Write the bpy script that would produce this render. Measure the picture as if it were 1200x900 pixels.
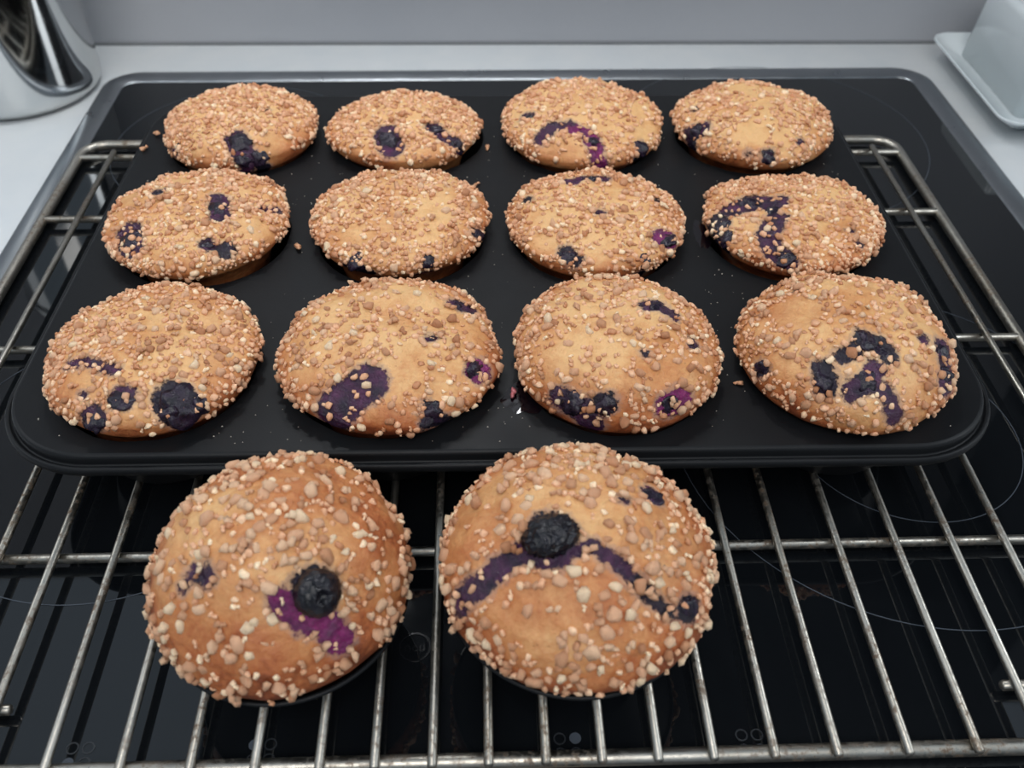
import bpy, bmesh, math, random
from mathutils import Vector, Matrix, noise
from mathutils.geometry import delaunay_2d_cdt

# ------------------------------------------------------------------ camera, light, exposure
scene = bpy.context.scene
for o in list(bpy.data.objects):
    bpy.data.objects.remove(o)
COL = scene.collection

cam_data = bpy.data.cameras.new('camera')
cam_data.sensor_width = 36.0
cam_data.lens = 36.0 * 1078.53 / 1200.0
cam_data.clip_start = 0.01
cam_data.dof.use_dof = True
cam_data.dof.focus_distance = 0.335
cam_data.dof.aperture_fstop = 14.0
cam = bpy.data.objects.new('camera', cam_data)
COL.objects.link(cam)
cr = Vector((0.99963028, -0.02516782, 0.01029001))
cu = Vector((0.01017726, 0.69726849, 0.7167378))
cf = Vector((0.02521363, 0.71636808, -0.69726684))
cam.matrix_world = Matrix(((cr.x, cu.x, -cf.x, -0.0048), (cr.y, cu.y, -cf.y, -0.24898),
                           (cr.z, cu.z, -cf.z, 0.27401), (0, 0, 0, 1)))
scene.camera = cam

world = bpy.data.worlds.new('room_light')
scene.world = world
world.use_nodes = True
wn, wl = world.node_tree.nodes, world.node_tree.links
wn.clear()
w_out = wn.new('ShaderNodeOutputWorld')
w_bg = wn.new('ShaderNodeBackground')
w_bg.inputs['Strength'].default_value = 0.60
w_tc = wn.new('ShaderNodeTexCoord')
w_sep = wn.new('ShaderNodeSeparateXYZ')
w_ramp = wn.new('ShaderNodeValToRGB')
w_map = wn.new('ShaderNodeMapRange')
w_map.inputs['From Min'].default_value = -1.0
w_ramp.color_ramp.elements[0].position = 0.42
w_ramp.color_ramp.elements[0].color = (0.10, 0.10, 0.11, 1)
w_ramp.color_ramp.elements[1].position = 0.80
w_ramp.color_ramp.elements[1].color = (0.84, 1.01, 1.19, 1)
wl.new(w_tc.outputs['Generated'], w_sep.inputs[0])
wl.new(w_sep.outputs['Z'], w_map.inputs['Value'])
wl.new(w_map.outputs['Result'], w_ramp.inputs['Fac'])
wl.new(w_ramp.outputs['Color'], w_bg.inputs['Color'])
wl.new(w_bg.outputs[0], w_out.inputs['Surface'])


def area_light(name, loc, target, sx, sy, power, color):
    d = bpy.data.lights.new(name, 'AREA')
    d.shape = 'RECTANGLE'
    d.size, d.size_y = sx, sy
    d.energy = power
    d.color = color
    o = bpy.data.objects.new(name, d)
    COL.objects.link(o)
    o.location = loc
    o.rotation_euler = (Vector(target) - Vector(loc)).to_track_quat('-Z', 'Y').to_euler()
    return o


area_light('window_daylight', (-1.8, 0.38, 1.35), (0, 0.08, 0), 1.2, 1.2, 7.5, (0.97, 0.99, 1.0))
area_light('doorway_daylight', (1.9, -0.12, 1.15), (0, 0.2, 0.1), 0.40, 1.3, 12.0, (0.93, 0.97, 1.0))
area_light('ceiling_lamp', (-0.1, -1.0, 1.5), (0, 0.15, 0), 0.9, 0.9, 13.5, (1.0, 0.96, 0.92))

vs = scene.view_settings
vs.view_transform = 'Standard'
vs.look = 'None'
vs.exposure = 0.0
vs.gamma = 1.0
vs.use_curve_mapping = False


# ------------------------------------------------------------------ helpers
def lin(c):
    return tuple(((v / 255) / 12.92 if v / 255 <= 0.04045 else ((v / 255 + 0.055) / 1.055) ** 2.4) for v in c) + (1.0,)


def new_obj(name, me, mat=None, parent=None):
    o = bpy.data.objects.new(name, me)
    COL.objects.link(o)
    if mat is not None and not me.materials:
        me.materials.append(mat)
    if parent is not None:
        o.parent = parent
    return o


def mesh_from(name, verts, faces, smooth=True, edges=()):
    me = bpy.data.meshes.new(name)
    me.from_pydata([tuple(v) for v in verts], list(edges), faces)
    me.update()
    if smooth:
        me.polygons.foreach_set('use_smooth', [True] * len(me.polygons))
    return me


def bm_to_mesh(name, bm, smooth=False):
    bmesh.ops.recalc_face_normals(bm, faces=bm.faces[:])
    me = bpy.data.meshes.new(name)
    bm.to_mesh(me)
    bm.free()
    if smooth:
        me.polygons.foreach_set('use_smooth', [True] * len(me.polygons))
    return me


def thing(name, label, cat, loc=(0, 0, 0), rotz=0.0, group=None):
    o = bpy.data.objects.new(name, None)
    o.empty_display_size = 0.02
    COL.objects.link(o)
    o.location = loc
    o.rotation_euler = (0, 0, rotz)
    return tag(o, label, cat, group)


def tag(o, label, cat, group=None):
    o['label'] = label
    o['category'] = cat
    if group:
        o['group'] = group
    return o


def rrect(x0, x1, y0, y1, r, n=10):
    pts = []
    for (cx, cy, a0) in ((x1 - r, y1 - r, 0), (x0 + r, y1 - r, 90), (x0 + r, y0 + r, 180), (x1 - r, y0 + r, 270)):
        for i in range(n + 1):
            a = math.radians(a0 + 90 * i / n)
            pts.append((cx + r * math.cos(a), cy + r * math.sin(a)))
    return pts


def sweep_rrect(x0, x1, y0, y1, r, profile, n=10):
    """closed rounded-rectangle rail; profile = [(outward offset, z)], open section"""
    verts, faces = [], []
    m = 4 * (n + 1)
    for d, z in profile:
        verts += [(p[0], p[1], z) for p in rrect(x0 - d, x1 + d, y0 - d, y1 + d, max(r + d, 0.0015), n)]
    for k in range(len(profile) - 1):
        for i in range(m):
            j = (i + 1) % m
            faces.append((k * m + i, k * m + j, (k + 1) * m + j, (k + 1) * m + i))
    return verts, faces


def tube(bm, pts, r, seg=10, closed=False, cap=True):
    pts = [Vector(p) for p in pts]
    n = len(pts)
    rings = []
    ref = Vector((0, 0, 1))
    for i, p in enumerate(pts):
        a = pts[(i - 1) % n] if (closed or i > 0) else p
        b = pts[(i + 1) % n] if (closed or i < n - 1) else p
        t = (b - a).normalized()
        s = t.cross(ref)
        if s.length < 1e-4:
            s = t.cross(Vector((1, 0, 0)))
        s.normalize()
        u = s.cross(t).normalized()
        rings.append([bm.verts.new(p + (s * math.cos(2 * math.pi * k / seg) + u * math.sin(2 * math.pi * k / seg)) * r)
                      for k in range(seg)])
    m = n if closed else n - 1
    for i in range(m):
        A, B = rings[i], rings[(i + 1) % n]
        for k in range(seg):
            bm.faces.new((A[k], A[(k + 1) % seg], B[(k + 1) % seg], B[k]))
    if cap and not closed:
        for R, pt, nb in ((rings[0], pts[0], pts[1]), (rings[-1], pts[-1], pts[-2])):
            d = (pt - nb).normalized()
            c = bm.verts.new(pt + d * r * 0.45)
            mid = [bm.verts.new(pt + (v.co - pt) * 0.7 + d * r * 0.33) for v in R]
            for k in range(seg):
                q = (k + 1) % seg
                bm.faces.new((R[k], R[q], mid[q], mid[k]))
                bm.faces.new((mid[k], mid[q], c))


def tube_obj(name, pts, r, mat, parent=None, seg=10, closed=False):
    bm = bmesh.new()
    tube(bm, pts, r, seg, closed)
    return new_obj(name, bm_to_mesh(name, bm, True), mat, parent)


def lathe(profile, seg=64, close_top=False):
    verts, faces = [], []
    for r, z in profile:
        for i in range(seg):
            a = 2 * math.pi * i / seg
            verts.append((r * math.cos(a), r * math.sin(a), z))
    for k in range(len(profile) - 1):
        for i in range(seg):
            j = (i + 1) % seg
            faces.append((k * seg + i, k * seg + j, (k + 1) * seg + j, (k + 1) * seg + i))
    return verts, faces


def box_mesh(name, x0, x1, y0, y1, z0, z1, bevel=0.0, seg=3):
    bm = bmesh.new()
    bmesh.ops.create_cube(bm, size=1.0)
    for v in bm.verts:
        v.co = Vector(((x0 + x1) / 2 + v.co.x * (x1 - x0), (y0 + y1) / 2 + v.co.y * (y1 - y0), (z0 + z1) / 2 + v.co.z * (z1 - z0)))
    if bevel > 0:
        bmesh.ops.bevel(bm, geom=bm.edges[:], offset=bevel, segments=seg, profile=0.5, affect='EDGES')
    return bm_to_mesh(name, bm, bevel > 0)


# ------------------------------------------------------------------ materials
def mat(name, base, rough=0.5, metal=0.0, spec=0.5, coat=0.0):
    m = bpy.data.materials.new(name)
    m.use_nodes = True
    b = m.node_tree.nodes['Principled BSDF']
    b.inputs['Base Color'].default_value = base
    b.inputs['Roughness'].default_value = rough
    b.inputs['Metallic'].default_value = metal
    b.inputs['Specular IOR Level'].default_value = spec
    b.inputs['Coat Weight'].default_value = coat
    return m


class NT:
    """small helper around a material's node tree"""
    def __init__(self, m):
        self.m = m
        self.n = m.node_tree.nodes
        self.l = m.node_tree.links
        self.b = self.n['Principled BSDF']

    def add(self, kind, **kw):
        nd = self.n.new(kind)
        for k, v in kw.items():
            setattr(nd, k, v)
        return nd

    def link(self, a, b):
        self.l.new(a, b)

    def coords(self):
        return self.add('ShaderNodeTexCoord').outputs['Object']

    def noise(self, vec, scale, detail=4.0, rough=0.55):
        nd = self.add('ShaderNodeTexNoise')
        nd.inputs['Scale'].default_value = scale
        nd.inputs['Detail'].default_value = detail
        nd.inputs['Roughness'].default_value = rough
        self.link(vec, nd.inputs['Vector'])
        return nd.outputs['Fac']

    def ramp(self, fac, stops):
        nd = self.add('ShaderNodeValToRGB')
        e = nd.color_ramp.elements
        while len(e) < len(stops):
            e.new(0.5)
        for i, (p, c) in enumerate(stops):
            e[i].position = p
            e[i].color = c
        self.link(fac, nd.inputs['Fac'])
        return nd.outputs['Color']

    def math(self, op, a, b=None, clamp=False):
        nd = self.add('ShaderNodeMath', operation=op, use_clamp=clamp)
        for i, v in enumerate((a, b)):
            if v is None:
                continue
            if isinstance(v, (int, float)):
                nd.inputs[i].default_value = v
            else:
                self.link(v, nd.inputs[i])
        return nd.outputs[0]

    def rng(self, v, a, b, c=0.0, d=1.0, smooth=False):
        nd = self.add('ShaderNodeMapRange')
        if smooth:
            nd.interpolation_type = 'SMOOTHSTEP'
        for i, x in enumerate((a, b, c, d)):
            nd.inputs[1 + i].default_value = x
        self.link(v, nd.inputs[0])
        return nd.outputs[0]

    def mix(self, fac, a, b, blend='MIX'):
        nd = self.add('ShaderNodeMix', data_type='RGBA', blend_type=blend)
        for i, v in ((0, fac), (6, a), (7, b)):
            if isinstance(v, (int, float, tuple)):
                nd.inputs[i].default_value = v
            else:
                self.link(v, nd.inputs[i])
        return nd.outputs[2]

    def attr(self, name):
        return self.add('ShaderNodeAttribute', attribute_name=name).outputs['Fac']

    def bump(self, h, strength, dist):
        nd = self.add('ShaderNodeBump')
        nd.inputs['Strength'].default_value = strength
        nd.inputs['Distance'].default_value = dist
        self.link(h, nd.inputs['Height'])
        self.link(nd.outputs[0], self.b.inputs['Normal'])


def m_wall():
    m = mat('grey_painted_wall', lin((158, 158, 161)), 0.55)
    t = NT(m)
    f = t.noise(t.coords(), 6, 3)
    t.link(t.ramp(f, [(0.3, lin((160, 162, 167))), (0.7, lin((170, 171, 175)))]), t.b.inputs['Base Color'])
    t.bump(t.noise(t.coords(), 260, 2), 0.15, 0.0006)
    return m


def m_counter():
    m = mat('pale_laminate', lin((205, 208, 207)), 0.38)
    t = NT(m)
    f = t.noise(t.coords(), 40, 5)
    t.link(t.ramp(f, [(0.3, lin((212, 216, 218))), (0.7, lin((220, 222, 222)))]), t.b.inputs['Base Color'])
    return m


def m_glass():
    m = mat('black_ceramic_glass', (0.0045, 0.0054, 0.0066, 1), 0.025, spec=0.5)
    t = NT(m)
    f = t.noise(t.coords(), 30, 5)
    t.link(t.rng(f, 0.35, 0.75, 0.02, 0.06), t.b.inputs['Roughness'])
    return m


def m_steel(name, col, rough, aniso=0.0, brushed=0.0):
    m = mat(name, col, rough, 1.0)
    t = NT(m)
    c = t.coords()
    f = t.noise(c, 60, 4)
    t.link(t.rng(f, 0.3, 0.7, rough * 0.8, rough * 1.25), t.b.inputs['Roughness'])
    if brushed:
        mp = t.add('ShaderNodeMapping')
        mp.inputs['Scale'].default_value = (1, 1, brushed)
        t.link(c, mp.inputs['Vector'])
        t.bump(t.noise(mp.outputs[0], 20, 2), 0.05, 0.0004)
    return m


def m_wire():
    m = mat('worn_nickel_wire', lin((170, 165, 155)), 0.33, 1.0)
    t = NT(m)
    c = t.coords()
    n1 = t.noise(c, 420, 4, 0.7)
    n2 = t.noise(c, 28, 3)
    s = t.math('MULTIPLY', t.rng(n1, 0.50, 0.62), t.rng(n2, 0.40, 0.58), True)
    col = t.mix(s, lin((176, 172, 163)), lin((78, 52, 36)))
    col = t.mix(t.rng(n2, 0.35, 0.7, 0.0, 0.5), col, lin((132, 120, 102)))
    t.link(col, t.b.inputs['Base Color'])
    t.link(t.rng(s, 0, 1, 1.0, 0.35), t.b.inputs['Metallic'])
    t.link(t.rng(n1, 0.3, 0.7, 0.26, 0.48), t.b.inputs['Roughness'])
    t.bump(n1, 0.25, 0.0004)
    return m


def m_nonstick():
    m = mat('black_nonstick', (0.0055, 0.0060, 0.0070, 1), 0.46, spec=0.22)
    t = NT(m)
    c = t.coords()
    f = t.noise(c, 35, 5, 0.6)
    t.link(t.rng(f, 0.3, 0.7, 0.40, 0.54), t.b.inputs['Roughness'])
    t.bump(t.noise(c, 1400, 2), 0.12, 0.0003)
    return m


def m_crust():
    m = mat('golden_crust', lin((214, 158, 98)), 0.5, spec=0.35)
    t = NT(m)
    c = t.coords()
    brown = t.attr('brown')
    stain = t.attr('stain')
    deep = t.attr('deep')
    n1 = t.noise(c, 130, 5, 0.6)
    n2 = t.noise(c, 620, 4, 0.65)
    v = t.math('ADD', brown, t.rng(n1, 0.25, 0.75, -0.22, 0.22))
    v = t.math('ADD', v, t.rng(n2, 0.3, 0.7, -0.10, 0.10), True)
    col = t.ramp(v, [(0.0, lin((222, 176, 122))), (0.30, lin((206, 149, 97))), (0.55, lin((190, 124, 76))),
                     (0.78, lin((170, 97, 56))), (1.0, lin((124, 64, 37)))])
    # pores in the crumb
    vor = t.add('ShaderNodeTexVoronoi', feature='F1')
    vor.inputs['Scale'].default_value = 520
    t.link(c, vor.inputs['Vector'])
    pore = t.math('MULTIPLY', t.rng(vor.outputs['Distance'], 0.16, 0.06), t.rng(n1, 0.48, 0.6), True)
    col = t.mix(t.math('MULTIPLY', pore, 0.55), col, lin((140, 88, 48)))
    # berry juice
    s = t.math('ADD', stain, t.rng(n2, 0.3, 0.7, -0.16, 0.16))
    halo = t.rng(s, 0.12, 0.42, smooth=True)
    core = t.rng(s, 0.42, 0.60, smooth=True)
    jam = t.ramp(deep, [(0.0, lin((140, 36, 104))), (0.45, lin((84, 40, 76))), (0.75, lin((44, 28, 50))), (1.0, lin((24, 19, 32)))])
    jam = t.mix(t.rng(n2, 0.38, 0.60, 0.0, 0.85), jam, t.mix(0.5, jam, (0.006, 0.004, 0.012, 1)))
    col = t.mix(t.math('MULTIPLY', halo, 0.50), col, lin((160, 136, 124)))
    col = t.mix(core, col, jam)
    t.link(col, t.b.inputs['Base Color'])
    t.link(t.rng(core, 0, 1, 0.44, 0.17), t.b.inputs['Roughness'])
    t.link(t.rng(core, 0, 1, 0.35, 0.5), t.b.inputs['Specular IOR Level'])
    t.b.inputs['Subsurface Weight'].default_value = 0.12
    t.b.inputs['Subsurface Radius'].default_value = (1.0, 0.5, 0.25)
    t.b.inputs['Subsurface Scale'].default_value = 0.003
    h = t.math('ADD', t.math('MULTIPLY', n2, 0.7), t.math('MULTIPLY', n1, 0.6))
    h = t.math('SUBTRACT', h, t.math('MULTIPLY', pore, 0.5))
    n4 = t.noise(c, 950, 4, 0.7)
    h = t.math('ADD', h, t.math('MULTIPLY', t.math('MULTIPLY', n4, core), 1.3))
    t.bump(h, 0.65, 0.0012)
    return m


def m_nut():
    m = mat('toasted_nut', lin((222, 184, 140)), 0.52, spec=0.35)
    t = NT(m)
    c = t.coords()
    tone = t.attr('tone')
    n = t.noise(c, 700, 3)
    v = t.math('ADD', tone, t.rng(n, 0.3, 0.7, -0.12, 0.12), True)
    col = t.ramp(v, [(0.0, lin((176, 116, 78))), (0.3, lin((206, 150, 112))), (0.62, lin((231, 180, 143))),
                     (0.85, lin((244, 209, 172))), (1.0, lin((250, 224, 188)))])
    t.link(col, t.b.inputs['Base Color'])
    t.b.inputs['Subsurface Weight'].default_value = 0.10
    t.b.inputs['Subsurface Radius'].default_value = (1.0, 0.6, 0.35)
    t.b.inputs['Subsurface Scale'].default_value = 0.002
    n3 = t.noise(c, 1500, 3)
    t.bump(t.math('ADD', n, t.math('MULTIPLY', n3, 0.6)), 0.55, 0.0007)
    return m


def m_berry(name, c0, c1, rough):
    m = mat(name, c0, rough, spec=0.4)
    t = NT(m)
    c = t.coords()
    n = t.noise(c, 350, 5, 0.65)
    n2 = t.noise(c, 1100, 3, 0.6)
    t.link(t.ramp(n, [(0.35, c0), (0.7, c1)]), t.b.inputs['Base Color'])
    t.link(t.rng(n, 0.3, 0.7, rough * 0.75, rough * 1.5), t.b.inputs['Roughness'])
    t.bump(t.math('ADD', n, t.math('MULTIPLY', n2, 0.5)), 0.45, 0.0010)
    return m


M_WALL, M_COUNTER, M_GLASS = m_wall(), m_counter(), m_glass()
M_FRAME = m_steel('satin_steel_trim', lin((150, 154, 158)), 0.32)
M_POLISHED = m_steel('polished_steel', lin((196, 198, 198)), 0.10)
M_WIRE, M_NONSTICK, M_CRUST, M_NUT = m_wire(), m_nonstick(), m_crust(), m_nut()
M_PRINT = mat('grey_glass_print', lin((66, 72, 80)), 0.35)
M_PRINT_FAINT = mat('faint_glass_print', lin((34, 37, 41)), 0.4)
M_EMBLEM = mat('very_faint_glass_print', lin((17, 18, 21)), 0.1)
M_CERAMIC = mat('white_glazed_ceramic', lin((205, 212, 214)), 0.22, coat=0.3)
M_BERRY = m_berry('dark_berry_skin', lin((16, 14, 23)), lin((42, 27, 48)), 0.22)
M_WHOLE = m_berry('blueberry_skin', lin((9, 9, 13)), lin((22, 20, 30)), 0.13)
M_JUICE = mat('dark_berry_juice', (0.0035, 0.002, 0.004, 1), 0.12, spec=0.5)
M_HOOD = mat('dark_grey_enamel', lin((52, 54, 58)), 0.45)
M_SEAM = mat('grey_sealant', lin((118, 120, 122)), 0.6)
M_SPECK = mat('flour_speck', lin((200, 190, 176)), 0.6)

# ------------------------------------------------------------------ the setting
def structure(name, me, m, rotz=0.0):
    o = new_obj(name, me, m)
    o.rotation_euler = (0, 0, rotz)
    o['kind'] = 'structure'
    return o


structure('wall_back', box_mesh('wall_back', -1.1, 1.1, 0.3752, 0.395, -0.06, 0.64), M_WALL, 0.0028)
structure('trim_1', box_mesh('trim_1', -1.1, 1.1, 0.3738, 0.3752, -0.003, -0.0012), M_SEAM, 0.0028)

o = new_obj('countertop', box_mesh('countertop', -1.1, 1.1, -0.36, 0.3740, -0.042, -0.003, 0.0006, 1), M_COUNTER)
o.rotation_euler = (0, 0, 0.0028)
tag(o, 'pale grey-white laminate countertop around the black hob, along the wall', 'countertop')

structure('shade_panel_right', box_mesh('shade_panel_right', 0.50, 0.62, 0.20, 0.377, -0.003, 0.64), M_HOOD)  # unseen dark panel, added to shade the right end of the back wall
hood = thing('extractor_hood', 'slim dark grey extractor hood on the wall above the cooktop', 'extractor hood', (0, 0, 0), 0.0028)
new_obj('body', box_mesh('body', -0.28, 0.495, 0.08, 0.3745, 0.574, 0.635, 0.004, 2), M_HOOD, hood)
new_obj('filter_panel', box_mesh('filter_panel', -0.24, 0.46, 0.11, 0.27, 0.571, 0.576, 0.001, 1), M_HOOD, hood)

for lx, pw in ((-0.13, 0.80), (0.03, 0.62)):
    lens_ = new_obj('lamp_lens', box_mesh('lamp_lens', lx - 0.03, lx + 0.03, 0.285, 0.325, 0.5715, 0.575, 0.0008, 1), M_CERAMIC, hood)
    L = area_light('hood_lamp', (lx, 0.305, 0.5705), (lx, 0.305, 0.0), 0.055, 0.035, pw, (0.95, 0.98, 1.0))

# ------------------------------------------------------------------ cooktop
HX0, HX1, HY0, HY1 = -0.2440, 0.2885, -0.20, 0.3265
hob = thing('cooktop', 'black glass cooktop with a satin steel edge under the wire rack', 'cooktop', (0, 0, 0), 0.010)
v, f = sweep_rrect(HX0, HX1, HY0, HY1, 0.022, [(-0.0128, -0.0028), (-0.0128, -0.0002), (-0.0114, 0.0007), (-0.0068, 0.0016),
                                              (-0.0022, 0.0019), (-0.0008, 0.0014), (0.0, 0.0002), (0.0, -0.0029)], 12)
new_obj('steel_trim', mesh_from('steel_trim', v, f), M_FRAME, hob)
bm = bmesh.new()
out = rrect(HX0 + 0.0122, HX1 - 0.0122, HY0 + 0.0122, HY1 - 0.0122, 0.0098, 12)
top = [bm.verts.new((x, y, 0.0)) for x, y in out]
bot = [bm.verts.new((x, y, -0.0028)) for x, y in out]
bm.faces.new(top)
bm.faces.new(bot[::-1])
for i in range(len(out)):
    j = (i + 1) % len(out)
    bm.faces.new((top[i], bot[i], bot[j], top[j]))
new_obj('glass_plate', bm_to_mesh('glass_plate', bm), M_GLASS, hob)


def ring_mesh(name, cx, cy, r, w, seg=96, a0=0.0, a1=360.0, z=0.00018):
    vs_, fs = [], []
    full = abs(a1 - a0) >= 359.9
    n = seg + (0 if full else 1)
    for i in range(n):
        a = math.radians(a0 + (a1 - a0) * i / seg)
        for rr, zz in ((r - w / 2, 0.00002), (r - w / 2, z), (r + w / 2, z), (r + w / 2, 0.00002)):
            vs_.append((cx + rr * math.cos(a), cy + rr * math.sin(a), zz))
    for i in range(n if full else n - 1):
        j = (i + 1) % n
        for k in range(3):
            fs.append((4 * i + k, 4 * i + k + 1, 4 * j + k + 1, 4 * j + k))
    return mesh_from(name, vs_, fs, False)


def disc_mesh(name, cx, cy, r, seg=32, z=0.00018):
    vs_ = [(cx, cy, z)] + [(cx + r * math.cos(2 * math.pi * i / seg), cy + r * math.sin(2 * math.pi * i / seg), z) for i in range(seg)]
    return mesh_from(name, vs_, [(0, 1 + i, 1 + (i + 1) % seg) for i in range(seg)], False)


for cx, cy, r in ((0.160, 0.0, 0.0905), (0.163, 0.0015, 0.0468), (-0.150, 0.0, 0.0718), (0.166, 0.240, 0.0905), (-0.145, 0.235, 0.0718)):
    new_obj('burner_ring', ring_mesh('burner_ring', cx, cy, r, 0.00035), M_PRINT, hob)
for gx, filled in ((-0.1304, 2), (-0.0757, 0), (0.0169, 1), (0.0729, 3)):
    gy = -0.1233 - gx * 0.010
    for k in range(4):
        dx, dy = (-0.0024 if k % 2 == 0 else 0.0024), (0.0 if k < 2 else -0.0047)
        me = disc_mesh('touch_mark', gx + dx, gy + dy, 0.0018) if k == filled else ring_mesh('touch_mark', gx + dx, gy + dy, 0.0017, 0.0004, 32)
        new_obj('touch_mark', me, M_PRINT if k == filled else M_PRINT_FAINT, hob)
LX, LY = -0.0309, -0.0910
new_obj('printed_emblem', ring_mesh('printed_emblem', LX, LY, 0.0050, 0.0007, 48), M_EMBLEM, hob)
cu_ = bpy.data.curves.new('lettering', 'FONT')
cu_.body = 'neu'
cu_.size = 0.0048
cu_.align_x, cu_.align_y = 'CENTER', 'CENTER'
cu_.extrude = 0.00004
tmp = bpy.data.objects.new('lettering', cu_)
COL.objects.link(tmp)
bpy.context.view_layer.update()
me = bpy.data.meshes.new_from_object(tmp.evaluated_get(bpy.context.evaluated_depsgraph_get()))
bpy.data.objects.remove(tmp)
me.name = 'lettering'
me.materials.clear()
t_ = new_obj('lettering', me, M_EMBLEM, hob)
t_.location = (LX, LY, 0.0001)

# ------------------------------------------------------------------ oven rack
rack = thing('wire_rack', 'worn steel oven rack lying flat on the black glass cooktop, carrying the tray', 'oven rack', (0, 0, 0), 0.0063)
RX0, RX1, RY0, RY1 = -0.2310, 0.2335, -0.1312, 0.2290
FR = 0.0025
new_obj('frame_wire', None or (lambda bm: (tube(bm, [(x, y, 0.0036) for x, y in rrect(RX0, RX1, RY0, RY1, 0.013, 8)], FR, 12, True), bm_to_mesh('frame_wire', bm, True))[1])(bmesh.new()), M_WIRE, rack)
for y in (-0.0560, 0.0538, 0.1535, 0.2138):
    tube_obj('cross_wire', [(RX0 + 0.0015, y, 0.0041), (0, y, 0.0041), (RX1 - 0.0015, y, 0.0041)], 0.0018, M_WIRE, rack, 12)
RODS = (-0.2105, -0.1752, -0.1560, -0.1353, -0.1138, -0.0935, -0.0748, -0.0561, -0.0401, -0.0233, -0.0068, 0.0100, 0.0265,
        0.0431, 0.0595, 0.0777, 0.0964, 0.1177, 0.1386, 0.1587, 0.1779, 0.2162)
for x in RODS:
    tube_obj('rod', [(x, RY0 - 0.0028, 0.0074), (x, 0.05, 0.0074), (x, 0.2150, 0.0074)], 0.00145, M_WIRE, rack, 10)
for s, x0, x1 in ((-1, RX0, -0.1535), (1, RX1, 0.1563)):
    tube_obj('stop_wire', [(x0, -0.1115, 0.0037), ((x0 + x1) / 2, -0.1115, 0.0037), (x1, -0.1115, 0.0037)], 0.0017, M_WIRE, rack, 10)

# ------------------------------------------------------------------ muffin tray
TZ = 0.0410
PITCH = 0.084
CUP_R = 0.0362
tray = thing('muffin_tray', 'black non-stick twelve-cup muffin tray standing on the wire rack', 'muffin tray', (0, 0, 0), 0.0)
PX0, PX1, PY0, PY1, PR = -0.1732, 0.1743, -0.0408, 0.2115, 0.033
centers = [((i - 1.5) * PITCH, j * PITCH) for j in range(3) for i in range(4)]
pts2, edges2 = [], []


def add_loop(loop):
    b = len(pts2)
    pts2.extend(Vector((x, y)) for x, y in loop)
    edges2.extend((b + i, b + (i + 1) % len(loop)) for i in range(len(loop)))


add_loop(rrect(PX0, PX1, PY0, PY1, PR, 14))
for cx, cy in centers:
    add_loop([(cx + CUP_R * math.cos(2 * math.pi * i / 48), cy + CUP_R * math.sin(2 * math.pi * i / 48)) for i in range(48)])
v2, e2, f2, _, _, _ = delaunay_2d_cdt(pts2, edges2, [], 1, 1e-7)
tri = []
for fc in f2:
    c = sum((v2[i] for i in fc), Vector((0, 0))) / len(fc)
    if all((c.x - cx) ** 2 + (c.y - cy) ** 2 > (CUP_R * 0.985) ** 2 for cx, cy in centers):
        tri.append(tuple(fc))
pv = [(p.x, p.y, TZ) for p in v2]
me = mesh_from('top_plate', pv, tri, False)
new_obj('top_plate', me, M_NONSTICK, tray)
v, f = sweep_rrect(PX0, PX1, PY0, PY1, PR, [(0.0, 0.0), (0.0007, -0.0002), (0.0013, -0.0007), (0.0016, -0.0016), (0.0016, -0.0034), (0.0019, -0.0041),
                                           (0.0026, -0.0042), (0.0030, -0.0035), (0.0036, -0.0031), (0.0043, -0.0034), (0.0048, -0.0043), (0.0049, -0.0055),
                                           (0.0044, -0.0066), (0.0036, -0.0069), (0.0028, -0.0065), (0.0026, -0.0058)], 14)
new_obj('rolled_rim', mesh_from('rolled_rim', [(a, b, TZ + c) for a, b, c in v], f), M_NONSTICK, tray)
cup_prof = [(CUP_R, 0.0), (CUP_R - 0.0004, -0.0001), (CUP_R - 0.0008, -0.0006), (CUP_R - 0.0010, -0.0016), (0.0285, -0.0300), (0.0276, -0.0314), (0.0262, -0.0317), (0.0008, -0.0317),
            (0.0008, -0.0321), (0.0264, -0.0321), (0.0280, -0.0317), (0.0289, -0.0302), (CUP_R - 0.0005, -0.0016), (CUP_R, -0.0004)]
cv, cfc = lathe(cup_prof, 48)
cup_me = mesh_from('cup', cv, cfc)
for cx, cy in centers:
    c = new_obj('cup', cup_me, M_NONSTICK, tray)
    c.location = (cx, cy, TZ)

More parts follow.
